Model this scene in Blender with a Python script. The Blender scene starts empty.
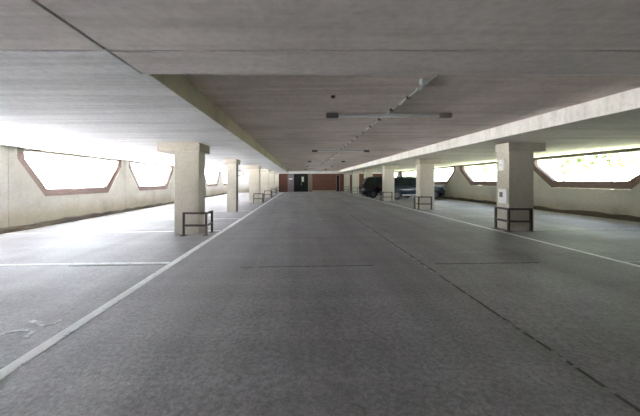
import bpy, bmesh, math, random
from mathutils import Vector, Matrix
random.seed(7)
SC = bpy.context.scene
COL = SC.collection
PI = math.pi

# ------------------------------------------------------------------ dimensions
EYE = 1.40            # camera height
SL = 0.0135           # drainage fall of the floor across the hall
def fz(x): return SL * (x - 1.5)
ZL, ZH = 2.45, 2.74   # low slab soffit, raised aisle soffit
XL, XR = -8.75, 10.65 # inner faces of side walls
YB, YE = -5.0, 39.3   # back wall, end wall
AL, AR, AY = -1.50, 4.86, 2.95   # raised aisle bay
ROW = [8.2 + 6.05 * k for k in range(6)]      # fronts of the columns
ORD = ['nearest', 'second', 'third', 'fourth', 'fifth', 'farthest']

# ------------------------------------------------------------------ helpers
def tag(o, label=None, cat=None, group=None, kind=None):
    if label: o['label'] = label
    if cat: o['category'] = cat
    if group: o['group'] = group
    if kind: o['kind'] = kind
    return o
def empty(name, loc, label, cat, group=None, rz=0):
    o = bpy.data.objects.new(name, None)
    o.empty_display_size = .2
    COL.objects.link(o)
    o.location = loc; o.rotation_euler = (0, 0, rz)
    return tag(o, label, cat, group)
def link(name, bm, mat, parent=None, smooth=False, loc=None, bevel=0):
    bmesh.ops.recalc_face_normals(bm, faces=bm.faces)
    me = bpy.data.meshes.new(name)
    bm.to_mesh(me); bm.free()
    if smooth:
        for p in me.polygons: p.use_smooth = True
    me.materials.append(mat)
    o = bpy.data.objects.new(name, me)
    COL.objects.link(o)
    if parent: o.parent = parent
    if loc: o.location = loc
    if bevel:
        b = o.modifiers.new('bevel', 'BEVEL'); b.width = bevel; b.segments = 2; b.limit_method = 'ANGLE'
    return o
def box(bm, x0, x1, y0, y1, z0, z1):
    v = [bm.verts.new(p) for p in ((x0,y0,z0),(x1,y0,z0),(x1,y1,z0),(x0,y1,z0),(x0,y0,z1),(x1,y0,z1),(x1,y1,z1),(x0,y1,z1))]
    for f in ((0,3,2,1),(4,5,6,7),(0,1,5,4),(1,2,6,5),(2,3,7,6),(3,0,4,7)):
        bm.faces.new([v[i] for i in f])
def bx(*a):
    bm = bmesh.new(); box(bm, *a); return bm
def prism(bm, pts, fn0, fn1):
    a = [bm.verts.new(fn0(p)) for p in pts]; b = [bm.verts.new(fn1(p)) for p in pts]
    n = len(pts)
    bm.faces.new(a); bm.faces.new(b[::-1])
    for i in range(n): bm.faces.new((a[i], b[i], b[(i+1)%n], a[(i+1)%n]))
def tube(bm, p, q, r0, r1=None, n=10, caps=True):
    p, q = Vector(p), Vector(q); r1 = r0 if r1 is None else r1
    d = (q - p).normalized()
    u = d.orthogonal().normalized(); w = d.cross(u)
    A = [bm.verts.new(p + (u*math.cos(2*PI*i/n) + w*math.sin(2*PI*i/n))*r0) for i in range(n)]
    B = [bm.verts.new(q + (u*math.cos(2*PI*i/n) + w*math.sin(2*PI*i/n))*r1) for i in range(n)]
    for i in range(n): bm.faces.new((A[i], A[(i+1)%n], B[(i+1)%n], B[i]))
    if caps: bm.faces.new(A[::-1]); bm.faces.new(B)
def copy_tree(o, parent=None):
    c = o.copy(); COL.objects.link(c)
    if parent: c.parent = parent
    for ch in [k for k in o.children]: copy_tree(ch, c)
    return c

# ------------------------------------------------------------------ materials
def new_mat(name):
    m = bpy.data.materials.new(name); m.use_nodes = True
    nt = m.node_tree
    return m, nt, nt.nodes['Principled BSDF']
def plain(name, col, rough=.6, metal=0.0, spec=.5):
    m, nt, b = new_mat(name)
    b.inputs['Base Color'].default_value = (*col, 1); b.inputs['Roughness'].default_value = rough
    b.inputs['Metallic'].default_value = metal; b.inputs['Specular IOR Level'].default_value = spec
    return m
def N(nt, t, **kw):
    n = nt.nodes.new(t)
    for k, v in kw.items():
        if k in n.inputs: n.inputs[k].default_value = v
        else: setattr(n, k, v)
    return n
def noise(nt, src, scale, sc=(1,1,1), detail=5, rough=.6):
    mp = N(nt, 'ShaderNodeMapping'); mp.inputs['Scale'].default_value = sc
    nt.links.new(src, mp.inputs['Vector'])
    n = N(nt, 'ShaderNodeTexNoise'); n.inputs['Scale'].default_value = scale
    n.inputs['Detail'].default_value = detail; n.inputs['Roughness'].default_value = rough
    nt.links.new(mp.outputs['Vector'], n.inputs['Vector'])
    return n.outputs['Fac']
def ramp(nt, fac, stops):
    r = N(nt, 'ShaderNodeValToRGB')
    e = r.color_ramp.elements
    while len(e) < len(stops): e.new(.5)
    for k, (p, c) in enumerate(stops):
        e[k].position = p; e[k].color = (*c, 1) if len(c) == 3 else c
    nt.links.new(fac, r.inputs['Fac'])
    return r.outputs['Color']
def mix(nt, a, b, fac, mode='MULTIPLY'):
    m = N(nt, 'ShaderNodeMix', data_type='RGBA', blend_type=mode)
    for s, v in ((6, a), (7, b)):
        if isinstance(v, tuple): m.inputs[s].default_value = (*v, 1)
        else: nt.links.new(v, m.inputs[s])
    if isinstance(fac, float): m.inputs[0].default_value = fac
    else: nt.links.new(fac, m.inputs[0])
    return m.outputs[2]
def concrete(name, col, boards=None, dots=False, stain=.35, rough=.85, grime=None):
    m, nt, b = new_mat(name)
    co = N(nt, 'ShaderNodeTexCoord').outputs['Object']
    c = tuple(col)
    lo = tuple(v*(1-stain) for v in c); hi = tuple(min(1, v*1.12) for v in c)
    base = ramp(nt, noise(nt, co, .55, detail=8, rough=.65), [(.3, lo), (.52, c), (.75, hi)])
    fine = ramp(nt, noise(nt, co, 14, detail=4), [(.3, (.82,.82,.82)), (.6, (1,1,1))])
    out = mix(nt, base, fine, .8)
    if boards:
        bd = ramp(nt, noise(nt, co, 1.0, sc=boards, detail=3), [(.34, (.74,.74,.73)), (.55, (1,1,1))])
        out = mix(nt, out, bd, .75)
    if dots:
        v = N(nt, 'ShaderNodeTexVoronoi'); v.inputs['Scale'].default_value = 1.15; v.inputs['Randomness'].default_value = .75
        nt.links.new(co, v.inputs['Vector'])
        out = mix(nt, out, ramp(nt, v.outputs['Distance'], [(.022, (.3,.29,.27)), (.034, (1,1,1))]), .9)
    if grime:   # brown splash dirt low on the wall, by height
        sx = N(nt, 'ShaderNodeSeparateXYZ'); nt.links.new(co, sx.inputs[0])
        ad = N(nt, 'ShaderNodeMath', operation='MULTIPLY_ADD'); nt.links.new(noise(nt, co, 1.7, detail=6), ad.inputs[0])
        ad.inputs[1].default_value = -.45; nt.links.new(sx.outputs['Z'], ad.inputs[2])
        out = mix(nt, ramp(nt, ad.outputs[0], [(-.0, grime), (.45, (1,1,1))]), out, 1.0)
    nt.links.new(out, b.inputs['Base Color'])
    b.inputs['Roughness'].default_value = rough
    b.inputs['Specular IOR Level'].default_value = .3
    bp = N(nt, 'ShaderNodeBump'); bp.inputs['Strength'].default_value = .25; bp.inputs['Distance'].default_value = .02
    nt.links.new(noise(nt, co, 9, detail=6), bp.inputs['Height']); nt.links.new(bp.outputs[0], b.inputs['Normal'])
    return m
M = {}
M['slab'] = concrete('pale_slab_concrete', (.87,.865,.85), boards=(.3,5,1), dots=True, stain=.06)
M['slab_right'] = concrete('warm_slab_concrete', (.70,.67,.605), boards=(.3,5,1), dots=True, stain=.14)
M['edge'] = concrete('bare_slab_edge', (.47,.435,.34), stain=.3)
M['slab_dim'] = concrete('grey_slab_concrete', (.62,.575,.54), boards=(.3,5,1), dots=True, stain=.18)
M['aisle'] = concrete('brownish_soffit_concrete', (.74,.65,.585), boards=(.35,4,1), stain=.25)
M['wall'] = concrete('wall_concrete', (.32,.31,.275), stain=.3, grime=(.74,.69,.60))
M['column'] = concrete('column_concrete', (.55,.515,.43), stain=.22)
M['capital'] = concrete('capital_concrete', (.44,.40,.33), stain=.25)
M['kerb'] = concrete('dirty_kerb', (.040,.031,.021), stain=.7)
M['dark_wall'] = concrete('low_bounce_dark', (.11,.105,.095))  # for out-of-view near and back walls, kept dark to cut bounced light
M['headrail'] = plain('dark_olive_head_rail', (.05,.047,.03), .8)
M['joint'] = plain('joint_shadow', (.05,.045,.04), .9)
M['steel'] = plain('brown_painted_steel', (.055,.04,.03), .5)
M['galv'] = plain('galvanised', (.62,.62,.60), .38, .6)
M['clip'] = plain('dark_clip', (.09,.08,.07), .6)
M['fitting'] = plain('light_housing', (.55,.54,.52), .5)
M['tube'] = plain('unlit_tube', (.75,.74,.72), .3)
M['white'] = plain('white_enamel', (.80,.80,.78), .45)
M['darkgrey'] = plain('sign_grey', (.16,.15,.17), .5)
M['black'] = plain('black', (.006,.006,.006), .6, 0, .25)
M['door_green'] = plain('dark_green_paint', (.007,.012,.007), .6, 0, .2)
M['door_grey'] = plain('grey_paint', (.22,.19,.20), .5)
M['olive'] = plain('olive_paint', (.20,.18,.13), .5)
M['glass_pale'] = plain('frosted_glass', (.62,.68,.55), .2)
M['rubber'] = plain('tyre', (.018,.018,.018), .8)
M['alloy'] = plain('alloy', (.12,.12,.13), .4, .6)
M['navy'] = plain('navy_car_paint', (.006,.018,.045), .25); M['navy'].node_tree.nodes['Principled BSDF'].inputs['Coat Weight'].default_value = .6
M['carblack'] = plain('black_car_paint', (.008,.008,.010), .25); M['carblack'].node_tree.nodes['Principled BSDF'].inputs['Coat Weight'].default_value = .6
M['carglass'] = plain('tinted_glass', (.01,.018,.016), .06)
M['lamp'] = plain('lamp_glass', (.75,.76,.78), .15)
M['redlamp'] = plain('red_lamp', (.30,.02,.015), .2)
M['bark'] = concrete('bark', (.16,.12,.085), stain=.5)
M['bark_pale'] = concrete('pale_bark', (.55,.60,.55), stain=.4)

def brick_mat(name, c1, c2, mortar, axis):
    m, nt, b = new_mat(name)
    co = N(nt, 'ShaderNodeTexCoord').outputs['Object']
    sx = N(nt, 'ShaderNodeSeparateXYZ'); nt.links.new(co, sx.inputs[0])
    cb = N(nt, 'ShaderNodeCombineXYZ'); nt.links.new(sx.outputs[axis], cb.inputs[0]); nt.links.new(sx.outputs['Z'], cb.inputs[1])
    br = N(nt, 'ShaderNodeTexBrick'); nt.links.new(cb.outputs[0], br.inputs['Vector'])
    br.inputs['Scale'].default_value = 1; br.inputs['Brick Width'].default_value = .225; br.inputs['Row Height'].default_value = .075
    br.inputs['Mortar Size'].default_value = .008
    br.inputs['Color1'].default_value = (*c1,1); br.inputs['Color2'].default_value = (*c2,1); br.inputs['Mortar'].default_value = (*mortar,1)
    nt.links.new(br.outputs['Color'], b.inputs['Base Color']); b.inputs['Roughness'].default_value = .85
    return m
M['brick'] = brick_mat('red_brick', (.17,.06,.034), (.12,.043,.026), (.13,.085,.065), 'X')
M['brick_out'] = brick_mat('brown_brick', (.115,.07,.055), (.085,.05,.042), (.11,.09,.08), 'Y')

def floor_mat():
    m, nt, b = new_mat('worn_asphalt')
    co = N(nt, 'ShaderNodeTexCoord').outputs['Object']
    base = ramp(nt, noise(nt, co, .35, sc=(1,.45,1), detail=8, rough=.6), [(.3, (.19,.184,.186)), (.5, (.245,.24,.246)), (.72, (.30,.298,.308))])
    grit = ramp(nt, noise(nt, co, 26, detail=6, rough=.9), [(.34, (.35,.35,.35)), (.5, (.95,.95,.95)), (.66, (1.6,1.6,1.6))])
    tracks = ramp(nt, noise(nt, co, 1.0, sc=(1.6,.06,1), detail=3), [(.35, (.80,.79,.78)), (.6, (1.05,1.05,1.05))])
    cross = ramp(nt, noise(nt, co, 1.0, sc=(.12,2.2,1), detail=4), [(.36, (.84,.84,.84)), (.6, (1.04,1.04,1.04))])
    out = mix(nt, mix(nt, mix(nt, base, grit, .8), tracks, .9), cross, .7)
    nt.links.new(out, b.inputs['Base Color'])
    rg = ramp(nt, noise(nt, co, .8, detail=6), [(.3, (.50,)*3), (.7, (.68,)*3)])
    nt.links.new(rg, b.inputs['Roughness'])
    b.inputs['Specular IOR Level'].default_value = .32
    bp = N(nt, 'ShaderNodeBump'); bp.inputs['Strength'].default_value = .5; bp.inputs['Distance'].default_value = .01
    nt.links.new(noise(nt, co, 40, detail=4, rough=.8), bp.inputs['Height']); nt.links.new(bp.outputs[0], b.inputs['Normal'])
    return m
M['floor'] = floor_mat()

def worn(name, col, lo, hi, scale=6):
    m, nt, b = new_mat(name)
    co = N(nt, 'ShaderNodeTexCoord').outputs['Object']
    f = N(nt, 'ShaderNodeTexNoise'); f.inputs['Scale'].default_value = scale; f.inputs['Detail'].default_value = 8; f.inputs['Roughness'].default_value = .75
    nt.links.new(co, f.inputs['Vector'])
    c = ramp(nt, f.outputs['Fac'], [(lo, (.20,.20,.20)), (hi, col)])
    nt.links.new(c, b.inputs['Base Color']); b.inputs['Roughness'].default_value = .6
    return m
M['paint'] = worn('white_road_paint', (.72,.73,.72), .33, .45)
M['paint_worn'] = worn('worn_road_paint', (.66,.68,.68), .44, .62, 11)
M['sealant'] = worn('joint_sealant', (.02,.02,.02), .44, .40, 5)
M['fleck'] = worn('pale_fleck', (.45,.44,.42), .40, .5, 12)

def leaf_mat(name, c1, c2):
    m, nt, b = new_mat(name)
    co = N(nt, 'ShaderNodeTexCoord').outputs['Object']
    c = ramp(nt, noise(nt, co, 2.5, detail=3), [(.35, c1), (.65, c2)])
    nt.links.new(c, b.inputs['Base Color']); b.inputs['Roughness'].default_value = .55
    tr = N(nt, 'ShaderNodeBsdfTranslucent'); nt.links.new(c, tr.inputs['Color'])
    ms = N(nt, 'ShaderNodeMixShader'); ms.inputs[0].default_value = .45
    nt.links.new(b.outputs[0], ms.inputs[1]); nt.links.new(tr.outputs[0], ms.inputs[2])
    nt.links.new(ms.outputs[0], nt.nodes['Material Output'].inputs['Surface'])
    return m
M['leaf'] = leaf_mat('yellow_green_leaves', (.045,.075,.008), (.10,.13,.018))
M['leaf_dark'] = leaf_mat('dark_leaves', (.03,.06,.02), (.06,.10,.03))
M['ground'] = concrete('sunlit_paving', (.72,.725,.74), stain=.12)
M['grass'] = concrete('grass', (.11,.12,.075), stain=.35)

# ------------------------------------------------------------------ the shell
def struct(name, bm, mat, **k): return tag(link(name, bm, mat, **k), kind='structure')
bm = bmesh.new()
xa, xb = XL - .5, XR + .5
prism(bm, [(xa, fz(xa)), (xb, fz(xb)), (xb, -.6), (xa, -.6)], lambda p: (p[0], YB-.3, p[1]), lambda p: (p[0], YE+.4, p[1]))
struct('floor', bm, M['floor'])
# ceiling: low slab near the camera, low side slabs, raised slab over the aisle, all one poured mesh each
bm = bmesh.new(); G = .015
for x0, x1 in ((XL-.45, -1.55-G), (-1.55+G, XR+.45)):
    for y0, y1 in ((YB-.3, 2.42-G), (2.42+G, AY)):
        if x1 < 0 and y0 > 0: continue
        box(bm, x0, x1, y0, y1, ZL, ZL+.55)
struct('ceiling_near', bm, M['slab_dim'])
struct('ceiling_gap', bx(XL-.3, XR+.3, YB, AY-.02, ZL+.035, ZL+.5), M['joint'])
lslab = bx(XL-.45, AL, AY, YE+.3, ZL, ZL+.55); box(lslab, XL-.45, -1.55-G, 2.42+G, AY, ZL, ZL+.55)
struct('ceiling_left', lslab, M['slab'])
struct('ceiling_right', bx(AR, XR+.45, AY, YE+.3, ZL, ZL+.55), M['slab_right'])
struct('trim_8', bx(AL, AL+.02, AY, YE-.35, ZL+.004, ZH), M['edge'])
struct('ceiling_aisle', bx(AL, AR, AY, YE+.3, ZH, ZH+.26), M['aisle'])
# unseen back wall behind the camera, dark to limit bounced light
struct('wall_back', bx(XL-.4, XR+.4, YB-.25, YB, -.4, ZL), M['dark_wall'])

HW, SLW, ZT = 2.74, 1.05, 2.10     # half opening at top, run of the slanted side, height where the slant starts
SILL = 1.0
win_n = 0
def side_wall(side, xin, out, first, closed, count, SLW):
    global win_n
    bm = bmesh.new(); cl = bmesh.new(); xo = xin + out*.16
    base = fz(xin)
    for k in range(count):
        y0 = first + 6.05*k; y1 = min(y0 + 6.05, YE)
        a, b = y0 + .008, y1 - .008
        if k in closed or y1 - y0 < 4:
            pts = [(a, -.4), (b, -.4), (b, ZL), (a, ZL)]
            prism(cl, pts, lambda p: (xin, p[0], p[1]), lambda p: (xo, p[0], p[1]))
            continue
        else:
            c = (y0 + y1) / 2
            hw = (y1 - y0)/2 - .285
            s = base + SILL
            pts = [(a, -.4), (b, -.4), (b, ZL), (c+hw, ZL), (c+hw, ZT), (c+hw-SLW, s), (c-hw+SLW, s), (c-hw, ZT), (c-hw, ZL), (a, ZL)]
            # brown brick lining seen inside the concrete opening
            hexa = lambda e, f: [(c-hw+e, ZL-.10), (c-hw+e*1.1, ZT), (c-hw+SLW+f, s+e), (c+hw-SLW-f, s+e), (c+hw-e*1.1, ZT), (c+hw-e, ZL-.10)]
            fb = bmesh.new()
            prism(fb, hexa(.27, .10) + hexa(.004, .002)[::-1], lambda p: (xin+out*.035, p[0], p[1]), lambda p: (xin+out*.20, p[0], p[1]))
            win_n += 1
            struct('window_%d' % win_n, fb, M['brick_out'])
        prism(bm, pts, lambda p: (xin, p[0], p[1]), lambda p: (xo, p[0], p[1]))
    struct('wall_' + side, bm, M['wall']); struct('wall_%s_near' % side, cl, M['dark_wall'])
    x0, x1 = sorted((xin + out*.03, xin + out*.36))
    struct('trim_%d' % (1 if out < 0 else 2), bx(x0, x1, YB, YE, ZL-.10, ZL), M['headrail'])
    x0, x1 = sorted((xin, xin - out*.16))
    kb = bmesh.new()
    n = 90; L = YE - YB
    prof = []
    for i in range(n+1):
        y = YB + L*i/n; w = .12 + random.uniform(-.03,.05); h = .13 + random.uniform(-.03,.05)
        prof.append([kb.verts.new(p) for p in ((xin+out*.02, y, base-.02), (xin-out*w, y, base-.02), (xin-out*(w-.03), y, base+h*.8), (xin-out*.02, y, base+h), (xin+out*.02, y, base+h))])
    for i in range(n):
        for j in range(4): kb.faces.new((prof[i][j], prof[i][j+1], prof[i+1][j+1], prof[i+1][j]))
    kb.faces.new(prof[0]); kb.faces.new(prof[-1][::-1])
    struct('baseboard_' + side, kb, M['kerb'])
side_wall('left', XL, -1, -9.15+6.05, {0}, 7, 1.03)
side_wall('right', XR, 1, 8.18-12.1, {0,1}, 8, 1.20)  # near right bay, out of view, closed to keep light off first column
# solid backing of joints between wall panels
for s, x0, x1 in (('left', XL-.36, XL-.165), ('right', XR+.165, XR+.36)):
    b2 = bmesh.new()
    f = -3.1 if s == 'left' else -4.0
    for k in range(8):
        y = f + 6.05*k
        if y < YE: box(b2, x0, x1, y-.06, y+.06, -.3, ZL-.1)
    struct('trim_%d' % (3 if s == 'left' else 4), b2, M['joint'])

# end wall: brick behind the aisle and right bays, concrete behind the left bay, doorway in the middle
bm = bmesh.new()
D0, D1, DH = -.80, 1.05, 2.18
box(bm, -3.0, -1.62, YE, YE+.25, -.3, 2.36)
box(bm, 1.62, 4.72, YE, YE+.25, -.3, 2.36)
box(bm, 5.22, XR+.3, YE, YE+.25, -.3, 2.36)
box(bm, 4.72, 5.22, YE, YE+.25, 2.2, 2.36)
struct('wall_end', bm, M['brick'])
struct('wall_end_left', bx(XL-.3, -3.0, YE, YE+.25, -.3, 2.36), M['wall'])
struct('trim_5', bx(XL-.3, XR+.3, YE-.35, YE+.25, 2.36, ZH), M['slab'])
struct('trim_6', bx(1.62, 4.70, YE-.05, YE, fz(3)-.03, fz(3)+.16), M['capital'])
d = struct('door_1', bx(D0, D1, YE+.06, YE+.16, DH, 2.36), M['black'])
link('door_leaf', bx(D0, .11, YE+.08, YE+.13, -.05, DH), M['black'], d)
lf = link('door_leaf', bx(.112, D1, YE+.08, YE+.13, -.05, DH), M['door_green'], d)
link('glass_pane', bx(.22, .50, YE+.06, YE+.08, 1.30, 1.95), M['glass_pale'], lf)
link('handle', bx(.16, .19, YE+.03, YE+.08, .85, 1.15), M['galv'], lf)
s1 = link('side_panel', bx(-1.62, D0, YE+.02, YE+.14, -.03, 2.36), M['door_grey'], d)
link('side_panel', bx(D1, 1.62, YE+.02, YE+.14, -.03, 2.36), M['olive'], d)
d2 = struct('door_2', bx(4.80, 5.14, YE+.10, YE+.15, fz(5), 2.14), M['black'])
fr = bmesh.new(); box(fr, 4.72, 4.80, YE+.02, YE+.2, 0, 2.2); box(fr, 5.14, 5.22, YE+.02, YE+.2, 0, 2.2); box(fr, 4.80, 5.14, YE+.02, YE+.2, 2.14, 2.2)
link('door_frame', fr, M['door_grey'], d2)
struct('trim_7', bx(-1.7, 5.3, YE+.26, YE+.35, -.3, 2.5), M['black'])
sg = tag(link('notice_sign', bx(-1.46, -1.0, YE-.01, YE+.02, 1.58, 1.76), M['white']), 'small white notice on grey panel left of the far dark doors', 'sign')
pp = tag(link('handrail', bx(2.5, 4.2, YE-.12, YE-.07, 1.30, 1.40), M['steel']), 'dark horizontal rail across the far red brick wall', 'rail')
for a in (2.7, 3.9): link('bracket', bx(a, a+.06, YE-.08, YE, 1.32, 1.38), M['steel'], pp)

# ------------------------------------------------------------------ columns
CW, CD = .68, .52
def column(side, k):
    y = ROW[k]
    xi = -2.76 if side == 'left' else 5.71     # aisle-side face
    s = -1 if side == 'left' else 1
    cw, cap = CW, (1.0 if side == 'right' else 1.14)
    if side == 'left' and k == 1: xi, cw, cap = -3.03, .45, .62     # a slimmer column
    t = empty('concrete_column', (xi, y, fz(xi)), ('%s square concrete column of the %s row' if cw == CW else '%s column of the %s row, slimmer, with a dark pipe at its corner') % (ORD[k], side), 'column', 'concrete columns beside the aisle')
    zt = ZL - fz(xi)
    x0, x1 = sorted((0, s*cw))
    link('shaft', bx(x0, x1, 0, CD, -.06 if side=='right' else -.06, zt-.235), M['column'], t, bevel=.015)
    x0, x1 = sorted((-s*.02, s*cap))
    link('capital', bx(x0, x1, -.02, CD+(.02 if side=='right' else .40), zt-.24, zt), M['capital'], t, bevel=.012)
    return t
for side in ('left', 'right'):
    for k in range(6): column(side, k)

# ------------------------------------------------------------------ steel corner guards
def make_guard():
    t = empty('column_guard', (0,0,0), 'x', 'guard rail', 'steel corner guards at the columns')
    r = .026
    for x, y in ((0,0), (.60,0), (0,.52)):
        link('post', bx(x-r, x+r, y-r, y+r, -.03, .62), M['steel'], t)
        link('foot_plate', bx(x-.07, x+.07, y-.07, y+.07, -.03, .014), M['steel'], t)
    for z in (.595, .27):
        link('rail', bx(r, .60-r, -r, r, z-r, z+r), M['steel'], t)
        link('rail', bx(-r, r, r, .52-r, z-r, z+r), M['steel'], t)
    return t
g0 = make_guard()
first = True
for side in ('left', 'right'):
    for k in range(6):
        if side == 'left' and k == 1: continue
        g = g0 if first else copy_tree(g0)
        first = False
        x = -2.50 if side == 'left' else 5.56
        g.location = (x, ROW[k]-.20, fz(x)); g.scale = (-1 if side == 'left' else 1, 1, 1)
        g['label'] = 'brown steel guard rail around the %s column of the %s row' % (ORD[k], side)

# signs and pipe on columns
XF = 5.71
s = empty('pay_notice', (XF, 8.43, fz(XF)+.72), 'white notice board with dark square on nearest right column above its guard', 'sign')
link('board', bx(-.03, 0, -.17, .17, 0, .40), M['white'], s); link('dark_panel', bx(-.036, -.03, -.02, .11, .17, .31), M['darkgrey'], s)
s = empty('bay_sign', (XF, 8.49, 1.70), 'small white sign high on nearest right column', 'sign')
link('board', bx(-.025, 0, -.10, .10, 0, .30), M['white'], s); link('dark_panel', bx(-.03, -.025, -.05, .05, .11, .19), M['galv'], s)
bm = bmesh.new(); tube(bm, (-2.985, 14.22, fz(-2.985)-.02), (-2.985, 14.22, ZL-.25), .035)
tag(link('drain_pipe', bm, M['steel']), 'thin dark pipe standing at corner of the second left column', 'pipe')
s = empty('hanging_sign', (-4.16, 20.9, 0), 'small white panel in dark brown frame hanging beyond the second left column', 'sign')
hb = bmesh.new()
for a in ((-.24,.24,-.03,.03,1.72,1.80),(-.24,.24,-.03,.03,2.06,2.13),(-.24,-.18,-.03,.03,1.80,2.06),(.18,.24,-.03,.03,1.80,2.06)): box(hb, *a)
link('frame', hb, M['steel'], s); link('panel', bx(-.18,.18,-.015,.015,1.80,2.06), M['white'], s)
for a in (-.2, .2):
    hb = bmesh.new(); tube(hb, (a,0,2.13), (a,0,ZL), .012); link('hanger', hb, M['steel'], s)

# ------------------------------------------------------------------ floor markings and joints
def ribbon(pts, w, lift=.004, n=1):
    """flat strip along floor points"""
    bm = bmesh.new(); L = []
    for i, p in enumerate(pts):
        a = Vector(pts[max(0, i-1)]); b = Vector(pts[min(len(pts)-1, i+1)])
        d = (b - a).normalized(); nrm = Vector((-d.y, d.x))
        row = []
        for s_ in (-1, 1):
            q = Vector(p) + nrm*s_*w/2
            row += [bm.verts.new((q.x, q.y, fz(q.x)+lift)), bm.verts.new((q.x, q.y, fz(q.x)-.002))]
        L.append(row)
    for i in range(len(L)-1):
        a, b = L[i], L[i+1]
        bm.faces.new((a[0], a[2], b[2], b[0])); bm.faces.new((a[1], b[1], b[3], a[3]))
        bm.faces.new((a[0], b[0], b[1], a[1])); bm.faces.new((a[2], a[3], b[3], b[2]))
    bm.faces.new((L[0][0], L[0][1], L[0][3], L[0][2])); bm.faces.new((L[-1][0], L[-1][2], L[-1][3], L[-1][1]))
    return bm
def line(name, pts, w, mat, label, cat, group=None, lift=.004):
    return tag(link(name, ribbon(pts, w, lift), mat), label, cat, group)
line('aisle_line', [(-2.24, y) for y in (-1, 10, 20, 38.6)], .12, M['paint'], 'white painted line along left edge of the aisle', 'painted line')
line('aisle_line', [(5.36, y) for y in (-1, 10, 20, 38.6)], .085, M['paint'], 'thin white painted line along right edge of the aisle', 'painted line')
LN = ['nearest', 'second', 'third', 'fourth', 'fifth']
for k, y in enumerate((5.33, 8.75, 11.6, 14.6)):
    line('bay_line', [(-8.55, y), (-2.32, y)], .10, M['paint'] , '%s white bay line across the left parking bays' % LN[k], 'painted line', 'bay lines on the floor')
for k, y in enumerate((5.0, 8.15, 11.1, 14.2)):
    line('bay_line', [(5.43, y), (10.45, y)], .075, M['paint_worn'], '%s worn white bay line across the right parking bays' % LN[k], 'painted line', 'bay lines on the floor')
# worn bay number strokes on the near left floor
t = empty('bay_marking', (0, 0, 0), 'worn white painted marking on the floor in the near left bay', 'floor marking')
def P(px, py):
    h = EYE - fz(-2.75); Y = 300*h/(py-181); return ((px-300)*Y/300, Y)
link('stroke', ribbon([(-2.82,3.13),(-2.66,3.07),(-2.555,3.01),(-2.53,3.05),(-2.49,3.14)], .055), M['paint_worn'], t)
link('stroke', ribbon([(-2.84,2.80),(-2.83,2.87),(-2.79,2.90),(-2.72,2.925),(-2.64,2.93),(-2.58,2.91),(-2.56,2.85),(-2.55,2.78)], .05), M['paint_worn'], t)
# longitudinal floor joint and transverse construction joints
bm = bmesh.new()
y = 1.0
pts = []
while y < 12.5:
    pts.append((2.06 + random.uniform(-.008,.008), y)); y += .25
line('floor_joint', pts, .028, M['sealant'], 'long dark sealed joint running along the middle of the aisle floor', 'floor joint')
fl = []
bm = bmesh.new(); y = 4.6
while y < 7:
    l = random.uniform(.04,.10); x = 2.03 + random.uniform(-.01,.01)
    w = random.uniform(.008,.016); z = fz(x)
    box(bm, x-w, x+w, y, y+l, z-.002, z+.004); y += l + random.uniform(.10,.28)
for y in (8.4, 8.6, 8.85):
    box(bm, 1.98, 2.06, y, y+.09, fz(2)-.002, fz(2)+.004)
tag(link('paint_fleck', bm, M['fleck']), 'pale worn flecks along the dark aisle floor joint', 'paint flecks', kind='stuff')
line('cross_joint', [(2.25, 5.02), (4.0, 5.02)], .022, M['sealant'], 'dark transverse joint on the floor right of the long joint', 'floor joint')
line('cross_joint', [(-1.0, 4.98), (1.25, 4.98)], .018, M['sealant'], 'faint dark transverse joint in the middle of the aisle floor', 'floor joint')
line('cross_joint', [(-4.0, 5.2), (-2.35, 5.2)], .03, M['sealant'], 'dark joint just in front of the nearest left bay line', 'floor joint')
line('cross_joint', [(8.2, 4.86), (10.4, 4.86)], .12, M['sealant'], 'dark strip in front of the nearest right bay line', 'floor joint')  # broad strip, darker than the floor around it

# ------------------------------------------------------------------ services on the aisle ceiling
def make_light():
    t = empty('ceiling_light', (0,0,0), 'x', 'ceiling light', 'unlit light battens across the aisle ceiling')
    link('housing', bx(-1.0, 1.0, -.035, .035, -.05, -.005), M['fitting'], t, bevel=.006)
    bm = bmesh.new(); tube(bm, (-1.0,-.01,-.068), (1.0,-.01,-.068), .016); link('tube', bm, M['tube'], t, smooth=True)
    for s_ in (-1, 1):
        x0, x1 = sorted((s_*1.0, s_*1.24))
        link('end_box', bx(x0, x1, -.06, .06, -.085, 0), M['clip'], t, bevel=.01)
    return t
l0 = make_light()
for k, y in enumerate((5.96, 13.0, 20.0, 27.0, 34.0)):
    l = l0 if k == 0 else copy_tree(l0)
    l.location = (1.76, y, ZH)
    l['label'] = '%s unlit light batten across the aisle ceiling' % ['nearest','second','third','fourth','farthest'][k]
t = empty('conduit', (1.70, 0, ZH-.024), 'pale metal conduit clipped along the middle of the aisle ceiling', 'conduit')
bm = bmesh.new(); tube(bm, (0,3.72,0), (0,38.8,0), .010, n=8); link('pipe', bm, M['white'], t, smooth=True)
k = 0; y = 4.3
while y < 26:
    link('clip', bx(-.032,.032,y-.025,y+.025,-.022,.022), M['clip'] if k % 2 else M['galv'], t); k += 1
    y += .42
for x, y, a in ((-.075, 3.93, .045), (.11, 17.3, .10)):
    j = link('junction_box', bx(x-a, x+a, y-a, y+a, -.05, .023), M['white'], t, bevel=.006)
    j['label'] = 'bright metal box at near end of conduit' if y < 5 else 'pale box further along the conduit'
    bm = bmesh.new(); tube(bm, (x,y,-.058), (x,y,-.05), a*.6, n=14); link('cover', bm, M['galv'], j)
bm = bmesh.new(); tube(bm, (.52,4.72,ZH-.035), (.52,4.72,ZH), .028, .035, n=14)
tag(link('ceiling_rose', bm, M['clip']), 'small dark round fitting on the aisle ceiling before the nearest batten', 'ceiling fitting')

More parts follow.
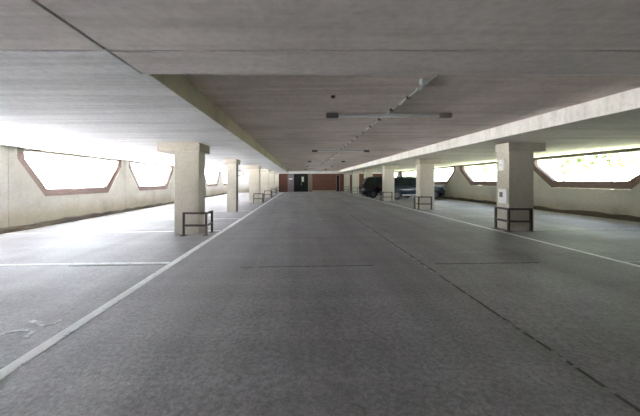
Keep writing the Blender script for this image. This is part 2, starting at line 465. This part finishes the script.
# ------------------------------------------------------------------ cars
def loft(bm, secs):
    R = [[bm.verts.new(p) for p in s_] for s_ in secs]
    n = len(R[0])
    for i in range(len(R)-1):
        for j in range(n): bm.faces.new((R[i][j], R[i][(j+1)%n], R[i+1][(j+1)%n], R[i+1][j]))
    bm.faces.new(R[0][::-1]); bm.faces.new(R[-1])
def car(name, loc, rz, paint, label, roof=1.62, L=4.3):
    t = empty(name, loc, label, 'car', rz=rz)
    h = L/2; W = .88
    # nose at -x
    st = [(-h, .62, .72, .38), (-h+.06, .74, .80, .28), (-h+.30, .84, .90, .24), (-h+1.05, W, 1.00, .22), (-h+1.6, W, 1.03, .22),
          (h-1.2, W, 1.05, .22), (h-.35, .86, 1.04, .24), (h-.08, .80, 1.00, .28), (h, .74, .92, .36)]
    def ring(x, w, zt, zb):
        z = lambda f: zb + (zt-zb)*f
        half = [(w*.90, z(0)), (w*.985, z(.22)), (w, z(.55)), (w*.97, z(.85)), (w*.88, z(1))]
        return [(x, a, b) for a, b in half] + [(x, -a, b) for a, b in half[::-1]]
    bm = bmesh.new(); loft(bm, [ring(*s_) for s_ in st])
    body = link('body', bm, paint, t, smooth=True, bevel=.02)
    # cabin: pillars and roof painted, panes set in front
    A = [(-h+1.15, .76, 1.0), (-h+1.95, .60, roof-.06), (-h+2.3, .59, roof), (h-1.0, .58, roof-.01), (h-.55, .57, roof-.08), (h-.12, .74, 1.0)]
    bm = bmesh.new()
    bot = {0: .76, 5: .74}
    rr = []
    low = [(-h+1.15,.76),( -h+1.75,.78),(-h+2.2,.79),(h-1.1,.78),(h-.5,.77),(h-.12,.74)]
    top = [(a, b, c) for a, b, c in A]
    top[0] = (-h+1.78, .60, roof-.10); top[5] = (h-.50, .57, roof-.12)
    secs = []
    for (lx, lw), (tx, tw, tz) in zip(low, top):
        secs.append([(lx, lw, .98), (tx, tw, tz-.05), (tx, tw*.85, tz), (tx, -tw*.85, tz), (tx, -tw, tz-.05), (lx, -lw, .98)])
    loft(bm, secs)
    link('cabin', bm, paint, t, smooth=False, bevel=.025)
    def pane(nm, quad, off):
        bm = bmesh.new(); o = Vector(off)
        a = [bm.verts.new(Vector(q)+o) for q in quad]; b = [bm.verts.new(Vector(q)-o) for q in quad]
        bm.faces.new(a); bm.faces.new(b[::-1])
        for i in range(len(quad)): bm.faces.new((a[i], b[i], b[(i+1)%len(quad)], a[(i+1)%len(quad)]))
        link(nm, bm, M['carglass'], t)
    rz_ = roof - .12
    for s_ in (-1, 1):
        f = lambda x, z: (x, s_*(.785 - (z-1.0)*(.785-.60)/(roof-.05-1.0)), z)
        pane('side_window', [f(-h+1.55,1.06), f(-h+2.35,1.06), f(-h+2.35,rz_), f(-h+2.02,rz_)], (0, s_*.014, 0))
        pane('side_window', [f(-h+2.43,1.06), f(h-1.05,1.06), f(h-1.05,rz_), f(-h+2.43,rz_)], (0, s_*.014, 0))
        pane('side_window', [f(h-.98,1.06), f(h-.40,1.06), f(h-.68,rz_-.02), f(h-.98,rz_)], (0, s_*.014, 0))
    pane('windscreen', [(-h+1.22,-.68,1.05), (-h+1.22,.68,1.05), (-h+1.74,.54,roof-.14), (-h+1.74,-.54,roof-.14)], (-.02,0,.012))
    pane('rear_window', [(h-.16,-.64,1.08), (h-.16,.64,1.08), (h-.47,.52,roof-.16), (h-.47,-.52,roof-.16)], (.02,0,.008))
    for sx in (-h+.82, h-.80):
        for s_ in (-1, 1):
            bm = bmesh.new(); tube(bm, (sx, s_*.66, .325), (sx, s_*.90, .325), .325, n=26)
            w = link('wheel', bm, M['rubber'], t)
            bm = bmesh.new(); tube(bm, (sx, s_*.885, .325), (sx, s_*.91, .325), .20, .18, n=18); link('rim', bm, M['alloy'], w)
    for s_ in (-1, 1):
        a, b = sorted((s_*.46, s_*.76))
        link('headlight', bx(-h-.005, -h+.16, a, b, .64, .77), M['lamp'], t, bevel=.02)
        link('tail_light', bx(h-.12, h+.006, a, b, .78, .94), M['redlamp'], t, bevel=.02)
        a, b = sorted((s_*.82, s_*.99))
        link('wing_mirror', bx(-h+1.45, -h+1.58, a, b, 1.02, 1.14), paint, t, bevel=.02)
        a, b = sorted((s_*.87, s_*.893))
        link('sill_trim', bx(-h+1.2, h-1.2, a, b, .30, .38), M['fitting'], t)
    link('grille', bx(-h-.012, -h+.05, -.42, .42, .56, .68), M['black'], t)
    link('number_plate', bx(-h-.02, -h+.05, -.26, .26, .43, .53), M['white'], t)
    return t
def park(name, x, y, rz, *a, **k):
    c = car(name, (x, y, fz(x)), rz, *a, **k); c.rotation_euler = (0, -math.atan(SL) if abs(rz) < 1 else math.atan(SL), rz); return c
park('parked_car', 8.15, 21.95, PI, M['navy'], 'dark navy car parked between second and third right columns')
park('parked_car', 7.05, 24.3, PI, M['carblack'], 'black car with its tail at the aisle edge, beyond the third right column', roof=1.72)

# ------------------------------------------------------------------ outside
struct('ground_left', bx(-90, XL-.36, -40, 120, -.75, -.2), M['ground'])
struct('ground_right', bx(XR+.36, 90, -40, 120, -.75, .05), M['grass'])
def tree(x, y, H, R, label, leaf, bark, n=1500, zb=1.6):
    t = empty('leafy_tree', (x, y, 0), label, 'tree', 'trees outside the right wall')
    bm = bmesh.new()
    top = Vector((random.uniform(-.3,.3), random.uniform(-.3,.3), H*.8))
    tube(bm, (0,0,0), top*.45, .17, .12, 9); tube(bm, top*.45, top, .12, .03, 8)
    cents = []
    for k in range(9):
        a = k*2.4; z0 = zb + (H-zb)*(.05+.08*k); p0 = top*min(1, z0/(H*.8))
        p1 = p0 + Vector((math.cos(a), math.sin(a), .35))*R*random.uniform(.55,.85)
        tube(bm, p0, p1, .05, .015, 6); cents.append((p1, R*.5)); cents.append(((p0+p1)/2, R*.4))
    cents.append((top, R*.55))
    link('trunk', bm, bark, t, smooth=True)
    bm = bmesh.new()
    for k in range(n):
        c, r = random.choice(cents)
        while True:
            d = Vector((random.uniform(-1,1), random.uniform(-1,1), random.uniform(-1,1)))
            if d.length <= 1: break
        p = c + d*r
        if p.z < zb*.7: continue
        u = Vector((random.gauss(0,1), random.gauss(0,1), random.gauss(0,1))).normalized(); w = u.orthogonal().normalized()
        s_ = random.uniform(.09,.16)
        vs = [bm.verts.new(p + q) for q in (u*s_*1.3, w*s_*.6+u*s_*.2, -u*s_*1.1, -w*s_*.6+u*s_*.2)]
        bm.faces.new(vs)
    link('foliage', bm, leaf, t)
    return t
TR = [(15.8, 15.2, 6, 2.1, 'pale-trunked leafy tree outside the nearest right window', 'leaf', 'bark_pale'),
      (18.0, 20.5, 7, 2.6, 'bright yellow-green tree outside, second along the right wall', 'leaf', 'bark'),
      (16.6, 27.0, 6, 2.4, 'bright yellow-green tree outside, third along the right wall', 'leaf', 'bark'),
      (18.5, 36.0, 7, 3.0, 'broad yellow-green tree outside, fourth along the right wall', 'leaf', 'bark'),
      (16.8, 45.0, 6, 2.8, 'leafy tree outside, farthest along the right wall', 'leaf', 'bark')]
for x, y, H, R, lb, lf_, bk_ in TR: tree(x, y, H, R, lb, M[lf_], M[bk_])
t = tree(12.7, 35.0, 3.2, 1.4, 'dark green bush outside the right wall behind the navy car', M['leaf_dark'], M['bark'], 1400, .4)
t.name = 'garden_bush'; t['category'] = 'bush'; del t['group']

# ------------------------------------------------------------------ light
w = bpy.data.worlds.new('sky'); SC.world = w; w.use_nodes = True
nt = w.node_tree; bg = nt.nodes['Background']
sky = nt.nodes.new('ShaderNodeTexSky'); sky.sky_type = 'HOSEK_WILKIE'; sky.turbidity = 6; sky.ground_albedo = .5
sky.sun_direction = Vector((-.35,-.75,.95)).normalized()
tc = nt.nodes.new('ShaderNodeTexCoord'); sp = nt.nodes.new('ShaderNodeSeparateXYZ'); nt.links.new(tc.outputs['Generated'], sp.inputs[0])
haze = ramp(nt, sp.outputs['Z'], [(0, (1.0,1.0,1.0)), (.22, (.76,.84,.98)), (.6, (.28,.36,.54)), (1, (.20,.26,.42))])   # hazy bright horizon
mx = nt.nodes.new('ShaderNodeMix'); mx.data_type = 'RGBA'; mx.inputs[0].default_value = .92
nt.links.new(sky.outputs[0], mx.inputs[6]); nt.links.new(haze, mx.inputs[7])
nt.links.new(mx.outputs[2], bg.inputs['Color']); bg.inputs['Strength'].default_value = 3.4
sl = bpy.data.lights.new('sun', 'SUN'); sl.energy = 92; sl.angle = math.radians(1.5); sl.color = (1,.985,.97)
so = bpy.data.objects.new('sun', sl); COL.objects.link(so)
so.rotation_euler = Vector((-.12,-.9,1.1)).to_track_quat('Z','Y').to_euler()

# ------------------------------------------------------------------ camera
cd = bpy.data.cameras.new('camera'); co = bpy.data.objects.new('camera', cd); COL.objects.link(co)
co.location = (0, 0, EYE); co.rotation_euler = (PI/2, 0, 0)
cd.sensor_fit = 'HORIZONTAL'; cd.sensor_width = 36; cd.lens = 300/640*36
cd.shift_x = 20/640; cd.shift_y = -27/640
cd.clip_start = .05; cd.clip_end = 400
SC.camera = co
vs = SC.view_settings
vs.view_transform = 'Standard'; vs.look = 'None'; vs.exposure = 2.68; vs.gamma = 1; vs.use_curve_mapping = False
try:
    SC.cycles.max_bounces = 14; SC.cycles.diffuse_bounces = 10; SC.cycles.glossy_bounces = 4
    SC.cycles.sample_clamp_indirect = 6
except Exception: pass
